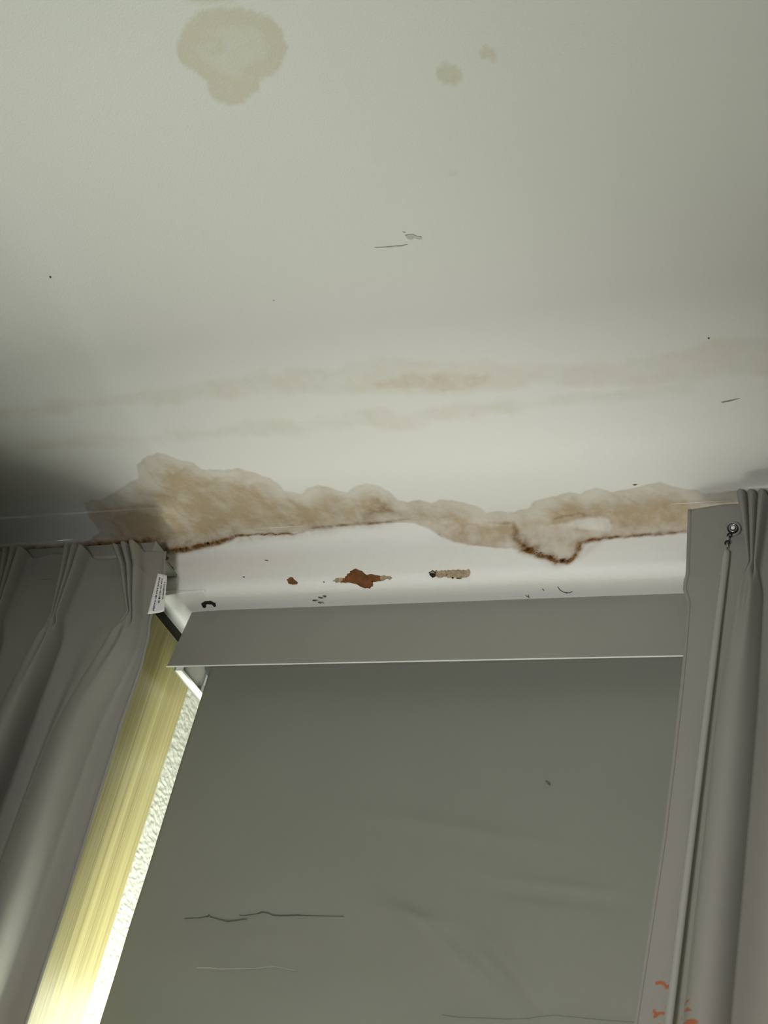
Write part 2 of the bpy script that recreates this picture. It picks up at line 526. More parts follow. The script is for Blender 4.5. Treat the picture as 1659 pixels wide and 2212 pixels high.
def fields(u, v, conv):
    """u, v: in-plane coordinates of the vertices; conv: traced outline -> the same coordinates (metres)"""
    n1 = fbm(u, v, 28, 1) - 0.5
    n2 = fbm(u, v, 110, 5, 3) - 0.5
    n3 = fbm(u, v, 9, 9, 3)
    n4 = fbm(u, v, 45, 21, 4)
    d = sdf_poly(u, v, conv(BIG_TOP + BIG_LOW)) + n1 * 0.010 + n2 * 0.003
    ins = -d
    body = smooth(-0.0012, 0.0022, ins)
    edge = np.exp(-(ins / 0.006) ** 2)
    tan = body * (0.50 + 0.62 * smooth(0.0, 0.05, ins)) * (0.60 + 0.9 * n4 * (0.6 + 0.6 * n3)) + body * edge * 0.10
    # browner towards the lower limit, with drawn-out streaks
    low = dist_line(u, v, [(a[0], a[1], .045, 1.0) for a in conv(BIG_LOW[2:30])])
    su = u + (v - ZC) * .18 + .02 * n3
    streak = fbm(su * 1.9, v * .75, 26, 77, 4)
    tan = tan * (0.78 + 0.34 * low + 0.38 * (streak - .5))
    lobes = np.abs(fbm(u, v, 16, 83, 3) - .5)
    tan = tan + body * 0.16 * np.exp(-(lobes / .035) ** 2) * smooth(0.004, 0.02, ins)
    # rust line at the lower limit
    def line(pts):
        c = conv([(p[0], p[1]) for p in pts])
        return [(a[0], a[1], p[2], p[3]) for a, p in zip(c, pts)]
    wu, wv = u + n2 * 0.006, v + n2 * 0.006
    rust = np.zeros(u.shape)
    for pts in (
        [(-60, 1196, .012, .8), (120, 1188, .012, .9), (230, 1180, .011, 1.0), (300, 1172, .010, .85), (350, 1168, .008, .3)],
        [(300, 1190, .006, .25), (350, 1188, .005, .6), (400, 1186, .0055, .95), (455, 1175, .005, .95), (500, 1164, .0045, .9), (515, 1157, .0022, .8),
         (560, 1154, .0016, .85), (600, 1154, .0014, .9), (640, 1153, .0016, .6), (680, 1145, .003, .35)],
        [(680, 1143, .004, .4), (760, 1133, .005, .45), (830, 1128, .004, .4), (870, 1122, .003, .35), (900, 1122, .002, .1)],
        [(790, 1112, .008, .25), (830, 1095, .010, .35), (860, 1112, .006, .25)],
        [(1060, 1128, .002, .2), (1110, 1130, .003, .45), (1118, 1160, .006, .6), (1130, 1184, .0055, .9), (1165, 1200, .0045, .95), (1205, 1212, .0045, 1.0), (1230, 1213, .004, 1.0)],
        [(1230, 1213, .004, 1.0), (1243, 1198, .0045, .9), (1256, 1175, .0045, .75), (1275, 1166, .0035, .85), (1330, 1160, .003, .9), (1380, 1156, .0025, .95),
         (1430, 1150, .003, .7), (1460, 1148, .003, .7), (1500, 1147, .003, .25)],
        [(1200, 1120, .002, .3), (1250, 1112, .003, .4), (1290, 1117, .002, .25)],
        [(955, 1152, .002, .5), (965, 1158, .002, .2)],
    ):
        rust = np.maximum(rust, dist_line(wu, wv, line(pts)))
    halo = np.zeros(u.shape)
    halo = np.maximum(halo, dist_line(u, v, line([(350, 1186, .012, .35), (500, 1163, .012, .35), (660, 1150, .010, .3), (830, 1128, .012, .3)])))
    halo = np.maximum(halo, dist_line(u, v, line([(1118, 1150, .012, .3), (1205, 1210, .010, .4), (1245, 1200, .009, .35), (1300, 1164, .007, .25)])))
    warm = body * low * np.clip(streak * 1.5 - .45, 0, 1) * .26
    rust = np.clip(warm + rust * (0.62 + 0.75 * fbm(u, v, 160, 31, 3)) + halo * fbm(u, v, 70, 33, 3), 0, 1)
    # paler patch of filler on the wall above the dark line
    pale = sdf_poly(u, v, conv([(1195, 1133), (1240, 1124), (1300, 1116), (1318, 1120), (1330, 1136), (1322, 1150), (1290, 1146), (1240, 1138)]))
    tan = tan * (1 - 0.62 * smooth(0.0035, -0.0035, pale + n1 * .008 + n2 * .004))
    pale2 = sdf_poly(u, v, conv([(1130, 1135), (1190, 1133), (1240, 1140), (1260, 1150), (1235, 1170), (1200, 1195), (1150, 1180), (1128, 1160)]))
    tan = tan * (1 - 0.35 * smooth(0.006, -0.004, pale2))
    dark = np.zeros(u.shape)
    for px, py, r, s in ((397, 1184, .0035, .9), (428, 1178, .004, 1), (445, 1176, .003, .9), (458, 1172, .0035, 1), (412, 1181, .003, .8),
                         (476, 1170, .0025, .7), (490, 1168, .002, .6), (1190, 1205, .004, .6), (1215, 1210, .004, .9), (1140, 1187, .004, .6),
                         (1165, 1197, .003, .5), (1222, 1212, .003, .8), (1380, 1157, .0035, .3)):
        c = conv([(px, py)])[0]
        q = np.hypot((u - c[0]) + n2 * 0.006, (v - c[1]) + n1 * 0.004)
        dark = np.maximum(dark, s * smooth(r, r * 0.45, q))
    # old rings and bands of the ceiling
    dr = sdf_poly(u, v, conv(RING)) + n1 * 0.006 + n2 * 0.002
    faint = smooth(0.0012, -0.002, dr) * (0.62 + 0.55 * np.exp(-((dr + 0.010) / 0.010) ** 2))
    for px, py, r0, s in ((500, 190, .020, .35), (458, 97, .016, .28)):
        c = conv([(px, py)])[0]
        q = np.hypot(u - c[0], v - c[1]) + n1 * 0.006
        faint = faint + s * np.exp(-((q - r0 * 0.55) / 0.0045) ** 2) * smooth(0.002, -0.002, dr)
    du = sdf_poly(u, v, conv(BAND_UP)) + n1 * 0.012 + n2 * 0.004
    dl = sdf_poly(u, v, conv(BAND_LOW)) + n1 * 0.012 + n2 * 0.004
    faint = np.maximum(faint, smooth(0.006, -0.008, du - .004 + n1 * .012) * (0.14 + 0.5 * n4))
    faint = np.maximum(faint, smooth(0.008, -0.008, dl - .004 + n1 * .014) * (0.12 + 0.45 * n4))
    dp = sdf_poly(u, v, conv(PINK)) + n1 * 0.012 + n2 * 0.004
    pink = smooth(0.003, -0.006, dp) * (0.3 + 0.5 * n4)
    for px, py, rx, s in ((970, 161, .0125, .9), (1052, 115, .0075, .85), (1062, 122, .004, .8), (978, 376, .005, .35), (825, 902, .018, .35)):
        c = conv([(px, py)])[0]
        q = np.hypot(u - c[0], v - c[1]) + n1 * 0.006
        faint = np.maximum(faint, s * smooth(rx + .0012, rx - .0012, q))
    q = smooth(0.003, -0.003, sdf_poly(u, v, conv([(400, 0), (440, -25), (500, -20), (505, 2), (470, 6), (430, 4)])) + n1 * .006)
    faint = np.maximum(faint, q * 0.8)
    return dict(faint=np.clip(faint, 0, 1), pink=np.clip(pink, 0, 1), tan=np.clip(tan, 0, 1), rust=rust, dark=np.clip(dark, 0, 1))


# ------------------------------------------------------------------ room shell
def axis_pts(*segs):
    out = []
    for a, b, step in segs:
        n = max(1, int(round(abs(b - a) / step)))
        out += list(np.linspace(a, b, n, endpoint=False))
    out.append(segs[-1][1])
    return np.array(out)


COVE = 0.03
gx = axis_pts((XL, -1.55, 0.12), (-1.55, -0.28, 0.0021), (-0.28, XR, 0.12))
gy = axis_pts((YB, 0.55, 0.2), (0.55, 1.30, 0.005), (1.30, YW - COVE, 0.0016))
X, Y = np.meshgrid(gx, gy)
Zc = np.full(X.shape, ZC)
sag = 0.0025 * np.exp(-((Y - 1.53) / 0.05) ** 2) * (fbm(X, Y, 9, 40, 3) - 0.3)
Zc = Zc - np.where((X > -1.6) & (X < -0.2), sag, 0)
F = fields(X, ZC + YW - Y, unfold)
ceiling = grid_obj('ceiling', np.stack([X, Y, Zc], -1), M_PAINT, flip=True, attrs=F)
tag(ceiling, kind='structure', label='white painted ceiling with brown water stains above the window', cat='ceiling')

# window wall: cove, face, rounded lower edge and the underside of the lintel as one running profile
RND = 0.018
prof = []
for a in np.linspace(0, 90, 31):
    t = math.radians(a)
    prof.append((YW - COVE + COVE * math.sin(t), ZC - COVE + COVE * math.cos(t)))
for z in np.arange(ZC - COVE - 0.0014, ZL + RND, -0.0014):
    prof.append((YW, z))
for a in np.linspace(0, 90, 9):
    t = math.radians(a)
    prof.append((YW + RND - RND * math.cos(t), ZL + RND - RND * math.sin(t)))
for y in axis_pts((YW + RND + 0.004, 1.62, 0.004), (1.62, 1.86, 0.03)):
    prof.append((y, ZL))
prof = np.array(prof)
gxw = axis_pts((-1.62, -1.50, 0.03), (-1.50, -0.28, 0.0021), (-0.28, -0.08, 0.03))
PX, PI_ = np.meshgrid(gxw, np.arange(len(prof)))
PY, PZ = prof[PI_, 0], prof[PI_, 1]
PY = PY + 0.0006 * (fbm(PX, PZ, 14, 51, 3) - 0.5) * ((PZ < ZC - 0.004) & (PZ > ZL + 0.001))


PV = PZ.copy()
PV[:31] = (ZC + COVE - 2 * COVE * np.linspace(0, 1, 31))[:, None]
Fw = fields(PX, PV, unfold)
wall = grid_obj('wall_window', np.stack([PX, PY, PZ], -1), M_PAINT, attrs=Fw, flip=True)
tag(wall, kind='structure', label='white lintel wall above the window with rust stains and flaked paint', cat='wall')
b = Build()
YM = YW + 0.002
b.box((XL, YM, 0), (OX0, 1.88, ZC + .02)).box((OX1, YM, 0), (XR, 1.88, ZC + .02)).box((OX0, YM, 0), (OX1, 1.88, 0.98))
b.box((OX0, 1.86, ZL), (OX1, 1.88, ZC))
b.obj('masonry', M_WALL, wall)
# the cove outside the opening
b = Build()
for x0, x1 in ((XL, -1.62), (-0.08, XR)):
    b.prism_x([(YW - COVE, ZC), (YW - COVE * .6, ZC - .0016), (YW - .0016, ZC - COVE * .6), (YW, ZC - COVE), (YW + .001, ZC)], x0, x1)
b.obj('cove_strip', M_WALL, wall, smooth=True)
# plastered fillet in the upper left corner of the reveal
b = Build()
arc = [(-1.212, ZL + .004), (-1.212, ZL - .013)]
for a in np.linspace(0, 90, 8):
    t = math.radians(a)
    arc.append((-1.13 - .078 * math.cos(t), ZL - .013 + .0125 * math.sin(t)))
arc.append((-1.128, ZL + .004))
b.prism_y(arc, YW + 0.0005, 1.86)
b.obj('corner_fillet', M_PAINT, wall, smooth=False, bevel=0.006)

tag(mesh_obj('floor', [(XL, YB, 0), (XR, YB, 0), (XR, YW, 0), (XL, YW, 0)], [(0, 1, 2, 3)], M_FLOOR), kind='structure',
    label='carpeted floor of the room', cat='floor')
tag(mesh_obj('wall_left', [(XL, YB, 0), (XL, YW, 0), (XL, YW, ZC), (XL, YB, ZC)], [(0, 1, 2, 3)], M_WALL), kind='structure',
    label='plain painted wall on the left', cat='wall')
tag(mesh_obj('wall_right', [(XR, YB, 0), (XR, YW, 0), (XR, YW, ZC), (XR, YB, ZC)], [(3, 2, 1, 0)], M_WALL), kind='structure',
    label='plain painted wall on the right', cat='wall')
tag(mesh_obj('wall_rear', [(XL, YB, 0), (XR, YB, 0), (XR, YB, ZC), (XL, YB, ZC)], [(3, 2, 1, 0)], M_WALL), kind='structure',
    label='plain painted wall behind the camera', cat='wall')

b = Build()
b.box((OX0, 1.566, 2.530), (-1.206, 1.80, 2.5695))  # dark box that paints the shade in the gap over the board
o = b.obj('gap_shade_box', M_GAP, wall)
o['label'] = 'shade of the gap above the yellow board, painted as a dark box'
# yellow board and rough plaster strip lining the left reveal
b = Build()
b.box((OX0, 1.552, 0.98), (-1.192, 1.684, 2.532))
o = b.obj('trim_1', M_YELLOW, bevel=0.0012)
tag(o, kind='structure', label='yellow streaked board lining the left side of the window recess', cat='trim')
zz = axis_pts((0.98, 1.9, 0.05), (1.9, 2.535, 0.0013))
yy = np.linspace(1.684, 1.80, 80)
SY, SZ = np.meshgrid(yy, zz)
SX = -1.196 + 0.0034 * (fbm(SY * .8, SZ * 1.3, 230, 61, 2) - 0.3)
o = grid_obj('trim_2', np.stack([SX, SY, SZ], -1), M_ROUGH, flip=True)
tag(o, kind='structure', label='rough white plaster strip between the yellow board and the window', cat='trim')

# window behind the blind
w = empty('window_1', (-0.735, 1.82, 0.98))
tag(w, kind='structure', label='white framed window behind the roller blind', cat='window')
b = Build()
b.box((OX0, 1.80, 0.98), (-1.175, 1.85, 2.57)).box((-0.295, 1.80, 0.98), (OX1, 1.85, 2.57))
b.box((-1.175, 1.80, 0.98), (-0.295, 1.85, 1.03)).box((-1.175, 1.80, 2.44), (-0.295, 1.85, 2.57))
b.obj('window_frame', M_FRAME, w, bevel=0.003)
Build().box((-1.176, 1.822, 1.029), (-0.294, 1.828, 2.441)).obj('pane', M_GLASS, w)
Build().box((OX0, 1.50, 0.955), (OX1, 1.80, 0.985)).obj('window_sill', M_FRAME, w, bevel=0.004)

# ------------------------------------------------------------------ damage on the wall
def wall_y(z):
    if z >= ZL + RND: return YW
    t = max(-1.0, min(1.0, (ZL + RND - z) / RND))
    return YW + RND - RND * math.sqrt(max(0, 1 - t * t))


def wall_patch(name, pix, mat, lift=0.0013, jitter=0.0006, thick=0.0007, sub=3, curl=0.0):
    """a thin irregular patch following the wall face and its rounded lower edge"""
    pts = []
    n = len(pix)
    for i in range(n):
        a, c = pix[i], pix[(i + 1) % n]
        for k in range(sub):
            t = k / sub
            p = ray_on(a[0] + (c[0] - a[0]) * t, a[1] + (c[1] - a[1]) * t, 1, YW)
            pts.append((p[0] + random.uniform(-1, 1) * jitter, p[2] + random.uniform(-1, 1) * jitter))
    cx = sum(p[0] for p in pts) / len(pts)
    cz = sum(p[1] for p in pts) / len(pts)
    bm = bmesh.new()
    face = bm.faces.new([bm.verts.new((x, 0, z)) for x, z in pts])
    bmesh.ops.triangulate(bm, faces=[face])
    bmesh.ops.subdivide_edges(bm, edges=[q for q in bm.edges if q.calc_length() > .003], cuts=3, use_grid_fill=True)
    for q in bm.verts:
        q.co.y = wall_y(q.co.z) - lift - thick * (1 if q.is_boundary else .6) - curl * (.5 + .5 * math.sin(q.co.x * 900)) * (.5 + .5 * math.sin(q.co.z * 1300 + 1))
    bmesh.ops.recalc_face_normals(bm, faces=bm.faces)
    if sum(q.normal.y for q in bm.faces) > 0:
        bmesh.ops.reverse_faces(bm, faces=bm.faces)
    me = bpy.data.meshes.new(name)
    bm.to_mesh(me)
    bm.free()
    me.materials.append(mat)
    o = bpy.data.objects.new(name, me)
    COL.objects.link(o)
    o.parent = wall
    sm = o.modifiers.new('thickness', 'SOLIDIFY')
    sm.thickness = lift + thick
    sm.offset = -1
    return o


def cropped(pts, ox, oy, s):
    return [(ox + x / s, oy + y / s) for x, y in pts]


o = wall_patch('paint_flake_scar', cropped([(445, 203), (500, 187), (575, 181), (583, 152), (610, 128), (640, 112), (690, 132), (724, 165), (770, 156),
                                            (845, 172), (828, 198), (765, 206), (738, 228), (690, 230), (600, 212), (510, 212)], 600, 1200, 3.77), M_RUSTCHIP)
o['label'] = 'bare rust brown patch where paint has flaked off'
wall_patch('paint_flake_scar', cropped([(75, 200), (100, 183), (125, 192), (155, 215), (148, 226), (82, 226)], 600, 1200, 3.77), M_RUSTCHIP, sub=2)
wall_patch('curled_flake', cropped([(840, 174), (880, 170), (925, 176), (915, 184), (880, 184), (850, 190)], 600, 1200, 3.77), M_FLAKE, sub=2, thick=.0016)
wall_patch('curled_flake', cropped([(445, 204), (480, 192), (515, 190), (510, 212), (480, 208)], 600, 1200, 3.77), M_FLAKE, sub=2, thick=.0016)
o = wall_patch('curled_flake', cropped([(1240, 150), (1300, 142), (1380, 143), (1440, 140), (1500, 145), (1545, 138), (1543, 158), (1500, 163), (1420, 160), (1370, 158),
                                        (1330, 164), (1285, 160)], 600, 1200, 3.77), M_FLAKE, thick=0.003, curl=0.002)
o['label'] = 'curled tan sliver of loose paint'
wall_patch('paint_flake_scar', cropped([(1235, 151), (1262, 144), (1292, 156), (1288, 163), (1260, 160)], 600, 1200, 3.77), M_DARK, sub=2, thick=.0035)
wall_patch('paint_flake_scar', cropped([(1400, 162), (1480, 163), (1545, 156), (1543, 163), (1450, 172), (1405, 168)], 600, 1200, 3.77), M_DARK, sub=2, thick=.001)
# corner damage beside the left curtain
wall_patch('paint_flake_scar', [(357, 1215), (364, 1217), (372, 1226), (375, 1233), (369, 1236), (362, 1238), (356, 1240), (352, 1228)], M_RUSTCHIP, sub=2, jitter=.001)
wall_patch('paint_flake_scar', [(366, 1226), (372, 1225), (375, 1231), (371, 1235), (366, 1232)], M_DARK, sub=2, lift=.002)
wall_patch('curled_flake', [(349, 1194), (358, 1199), (367, 1208), (360, 1210), (352, 1204)], M_RAIL, sub=2, lift=.003, curl=.004)
# specks and hair-thin scratches near the lower edge
for px, py, rx, ry in ((690, 1272, 4, 2), (681, 1275, 5, 2), (668, 1281, 5, 1.5), (680, 1286, 4, 2), (698, 1255, 2, 1), (527, 1247, 2, 1.2), (576, 1211, 4, 1.2)):
    wall_patch('dirt_speck', [(px - rx, py), (px - rx * .3, py - ry), (px + rx, py - ry * .4), (px + rx * .4, py + ry)], M_SPECK, sub=2, lift=.0004, thick=.0003, jitter=.0003)


def soffit(px, py, z=ZL):
    p = ray_on(px, py, 2, z)
    return (p[0], p[1], z - 0.0006)


for path in ([(1205, 1267), (1210, 1274), (1219, 1279), (1226, 1281)], [(1219, 1279), (1230, 1280), (1236, 1277)],
             [(1135, 1286), (1142, 1289), (1141, 1284), (1143, 1291)], [(1172, 1271), (1175, 1275)]):
    Build().tube([soffit(*q) for q in path], 0.0005, 5).obj('scratch', M_SPECK, wall)
# black hole in the plaster at the left end of the soffit
pts = [soffit(px, py) for px, py in ((442, 1309), (440, 1304), (446, 1300), (455, 1300), (462, 1303), (464, 1308))]
o = Build().tube(pts, [.003, .0035, .003, .0035, .003, .002], 8).obj('plaster_hole', M_DARK, wall, smooth=True)
o['label'] = 'small black hole in the plaster'

# crumbs of rust along the ceiling edge
b = Build()
for k in range(90):
    t = random.random()
    px = 385 + 125 * t
    py = 1187 - 24 * t + random.gauss(0, 2.8)
    if k > 70:
        px = random.uniform(1130, 1232)
        py = 1186 + (px - 1130) * .26 + random.gauss(0, 2.5)
    p = ray_on(px, py, 2, ZC)
    if p[1] > YW - .004:
        p = ray_on(px, py, 1, YW - .0004)
    else:
        p = p - np.array([0, 0, .0004])
    s = random.uniform(.0005, .0013)
    c = Vector(p)
    vs = [c + Vector((random.uniform(.6, 1.5) * s * x, random.uniform(.5, 1) * s * y, random.uniform(.5, 1) * s * z))
          for x, y, z in ((1, 0, 0), (-1, 0, 0), (0, 1, 0), (0, -1, 0), (0, 0, 1), (0, 0, -1))]
    b.add(vs, [(0, 2, 4), (2, 1, 4), (1, 3, 4), (3, 0, 4), (2, 0, 5), (1, 2, 5), (3, 1, 5), (0, 3, 5)])
o = b.obj('rust_crumbs', M_CRUMB, wall)
o['kind'] = 'stuff'

# small marks on the ceiling
def ceiling_patch(name, pix, mat, lift=0.0006):
    v = [ray_on(px + random.uniform(-.6, .6), py + random.uniform(-.5, .5), 2, ZC) for px, py in pix]
    n = len(v)
    bot = [(p[0], p[1], ZC - lift) for p in v]
    top = [(p[0], p[1], ZC + .0004) for p in v]
    b = Build().add(bot + top, [tuple(range(n))] + [(i, (i + 1) % n, n + (i + 1) % n, n + i) for i in range(n)])
    return b.obj(name, mat, ceiling)


for pix, m in (([(875, 508), (883, 506), (893, 506), (902, 510), (910, 511), (912, 515), (905, 517), (896, 514), (888, 518), (880, 515)], M_SCUFF),
               ([(870, 500), (876, 502), (874, 503)], M_SCUFF),
               ([(809, 534), (835, 533), (868, 530), (880, 528), (868, 532), (835, 535)], M_SCUFF),
               ([(1557, 868), (1575, 864), (1598, 860), (1580, 866), (1562, 870)], M_MARK),
               ([(1529, 729), (1533, 729), (1533, 732), (1530, 732)], M_SPECK), ([(107, 597), (111, 596), (111, 600), (108, 600)], M_SPECK),
               ([(1366, 1047), (1372, 1045), (1378, 1046), (1372, 1048)], M_SPECK), ([(590, 648), (593, 648), (593, 650), (590, 650)], M_SCUFF)):
    ceiling_patch('scuff_mark', pix, m)

# ------------------------------------------------------------------ roller blind
blind = empty('roller_blind', (-0.72, 1.63, 1.815))
tag(blind, 'grey roller blind with a flat fascia, lowered over the window between the curtains', 'blind')
bx0, bx1 = -1.171, -0.29
# fascia: a plate leaning slightly forward at its foot, with a folded lower lip
b = Build()
b.prism_x([(1.6065, 2.5735), (1.5895, 2.4680), (1.5900, 2.4672), (1.5912, 2.4675), (1.6085, 2.5735)], bx0, bx1)
o = b.obj('fascia', M_FASCIA, blind, bevel=0.0005)
o['label'] = 'flat grey fascia plate'
Build().box((bx0, 1.5886, 2.4670), (bx1, 1.5898, 2.4684)).obj('fascia_lip', M_WHITE_PL, blind)
# end bracket: white plate with a raised rim
for x0, sgn in ((-1.168, 1), (bx1 - .002, -1)):
    br = Build().box((x0, 1.604, 2.470), (x0 + sgn * .002, 1.682, 2.556)).obj('end_bracket', M_FASCIA, blind)
    b = Build()
    b.box((x0 + sgn * .002, 1.604, 2.470), (x0 + sgn * .012, 1.682, 2.474))
    b.box((x0 + sgn * .002, 1.678, 2.474), (x0 + sgn * .012, 1.682, 2.556))
    b.box((x0 + sgn * .002, 1.604, 2.474), (x0 + sgn * .012, 1.608, 2.556))
    b.obj('rim', M_WHITE_PL, br, bevel=.0006)
    Build().tube([(x0 + sgn * .002, 1.672, 2.482), (x0 + sgn * .008, 1.672, 2.482)], .0045, 10).obj('screw', M_STEEL, br)
yf = 1.641
rz, ry = 2.516, yf + .021
Build().tube([(-1.15, ry, rz), (bx1 - .02, ry, rz)], .021, 28).obj('roller_tube', M_ALU, blind, smooth=True)
fx0, fx1 = -1.1365, bx1 - .03
gu = np.linspace(fx0, fx1, 170)
gv = np.concatenate([np.linspace(2.516, 1.90, 190), np.linspace(1.895, 1.84, 6)])
BX, BZ = np.meshgrid(gu, gv)
BY = np.full(BX.shape, yf)


def crease(cx, cz, ang, ln, wd, amp):
    c, s = math.cos(ang), math.sin(ang)
    u = (BX - cx) * c + (BZ - cz) * s
    v = -(BX - cx) * s + (BZ - cz) * c
    return amp * np.exp(-(u / ln) ** 2 - (v / wd) ** 2)


def bp(px, py):
    p = ray_on(px, py, 1, yf)
    return p[0], p[2]


for px, py, ang, ln, wd, amp in ((930, 2010, -.55, .07, .014, .0035), (1010, 2050, -.55, .10, .012, -.003), (1120, 2110, -.75, .07, .010, .003), (900, 1985, -.2, .06, .012, .003),
                                 (820, 2060, -.5, .09, .03, -.004), (1190, 1915, -.08, .06, .008, .002), (1170, 1930, -.1, .07, .010, -.002), (980, 1790, -.15, .12, .012, .0016),
                                 (560, 1985, .05, .10, .02, -.002), (700, 2150, .3, .2, .05, .003), (500, 2120, -.4, .15, .04, .003), (900, 1600, .1, .3, .08, .002)):
    cx, cz = bp(px, py)
    BY = BY - crease(cx, cz, ang, ln, wd, amp * 1.9)
fab = grid_obj('blind_fabric', np.stack([BX, BY, BZ], -1), M_BLIND, blind)
sm = fab.modifiers.new('thickness', 'SOLIDIFY')
sm.thickness = 0.0006
sm.offset = 1
Build().box((fx0, yf - .006, 1.815), (fx1, yf + .006, 1.842)).obj('bottom_bar', M_FASCIA, blind, bevel=.002)


def crack(path, w0, mat=M_DARK, name='crack'):
    v, f = [], []
    k = len(path)
    for i, (px, py, w) in enumerate(path):
        x, z = bp(px, py)
        j = int(np.argmin(abs(gu - x)))
        i2 = int(np.argmin(abs(gv - z)))
        y = BY[i2, j] - .0022
        v += [(x, y, z + w * w0), (x, y, z - w * w0), (x, y + .002, z + w * w0), (x, y + .002, z - w * w0)]
    for i in range(k - 1):
        a, c = 4 * i, 4 * i + 4
        f += [(a, a + 1, c + 1, c), (a, c, c + 2, a + 2), (a + 1, a + 3, c + 3, c + 1)]
    return Build().add(v, f).obj(name, mat, fab)


M_CRACK = simple_mat('split_in_blind', (0.11, 0.11, 0.10), 0.9, noise=0.3)
M_SPLIT = simple_mat('fine_split', (0.20, 0.20, 0.175), 0.9, noise=0.3)
M_CREASE = simple_mat('pale_crease', (0.44, 0.44, 0.39), 0.7, noise=0.1)
c1 = cropped([(150, 408), (190, 403), (235, 402), (280, 393), (300, 388), (305, 380), (312, 391), (345, 400), (380, 408), (420, 418), (470, 412), (520, 404), (548, 402)], 350, 1850, 3.016)
crack([(p[0], p[1], w) for p, w in zip(c1, (.1, .3, .3, .4, 1.0, 1.0, .9, .7, .9, 1.3, .9, .8, .2))], .0008, M_CRACK)['label'] = 'dark jagged split in the blind'
c2 = cropped([(500, 378), (530, 380), (580, 374), (620, 368), (650, 357), (685, 363), (715, 376), (760, 380), (820, 379), (880, 377), (950, 379), (1050, 381), (1180, 383)], 350, 1850, 3.016)
crack([(p[0], p[1], w) for p, w in zip(c2, (.1, .2, .2, .4, 1.0, .9, 1.0, .8, .8, .6, .35, .15, .08))], .0008, M_CRACK)
c3 = cropped([(245, 740), (330, 743), (400, 750), (480, 748), (560, 746), (620, 745), (680, 737), (740, 730), (800, 740), (850, 752), (885, 758)], 350, 1850, 3.016)
crack([(p[0], p[1], .25) for p in c3], .0007, M_CREASE, 'crease_line')
c4 = cropped([(370, 812), (450, 824), (560, 828), (700, 834), (800, 832), (870, 822), (950, 818), (1060, 826), (1200, 840), (1420, 856)], 800, 1850, 2.37)
crack([(p[0], p[1], .4) for p in c4], .0006, M_SPLIT)
crack([(1180, 1689, .6), (1184, 1692, 1.4), (1189, 1695, 1.2), (1190, 1698, .3)], .0012, M_CRACK)

# ------------------------------------------------------------------ curtains
def interp_levels(z, levels):
    """levels: list of (z, array) from top to bottom, smooth in between"""
    if z >= levels[0][0]: return levels[0][1]
    for (za, a), (zb, c) in zip(levels[:-1], levels[1:]):
        if z >= zb:
            t = (za - z) / (za - zb)
            if (za, zb) == (levels[0][0], levels[1][0]): t = t ** .9
            else: t = math.sin(t * math.pi / 2)
            return a + (c - a) * t
    return levels[-1][1]


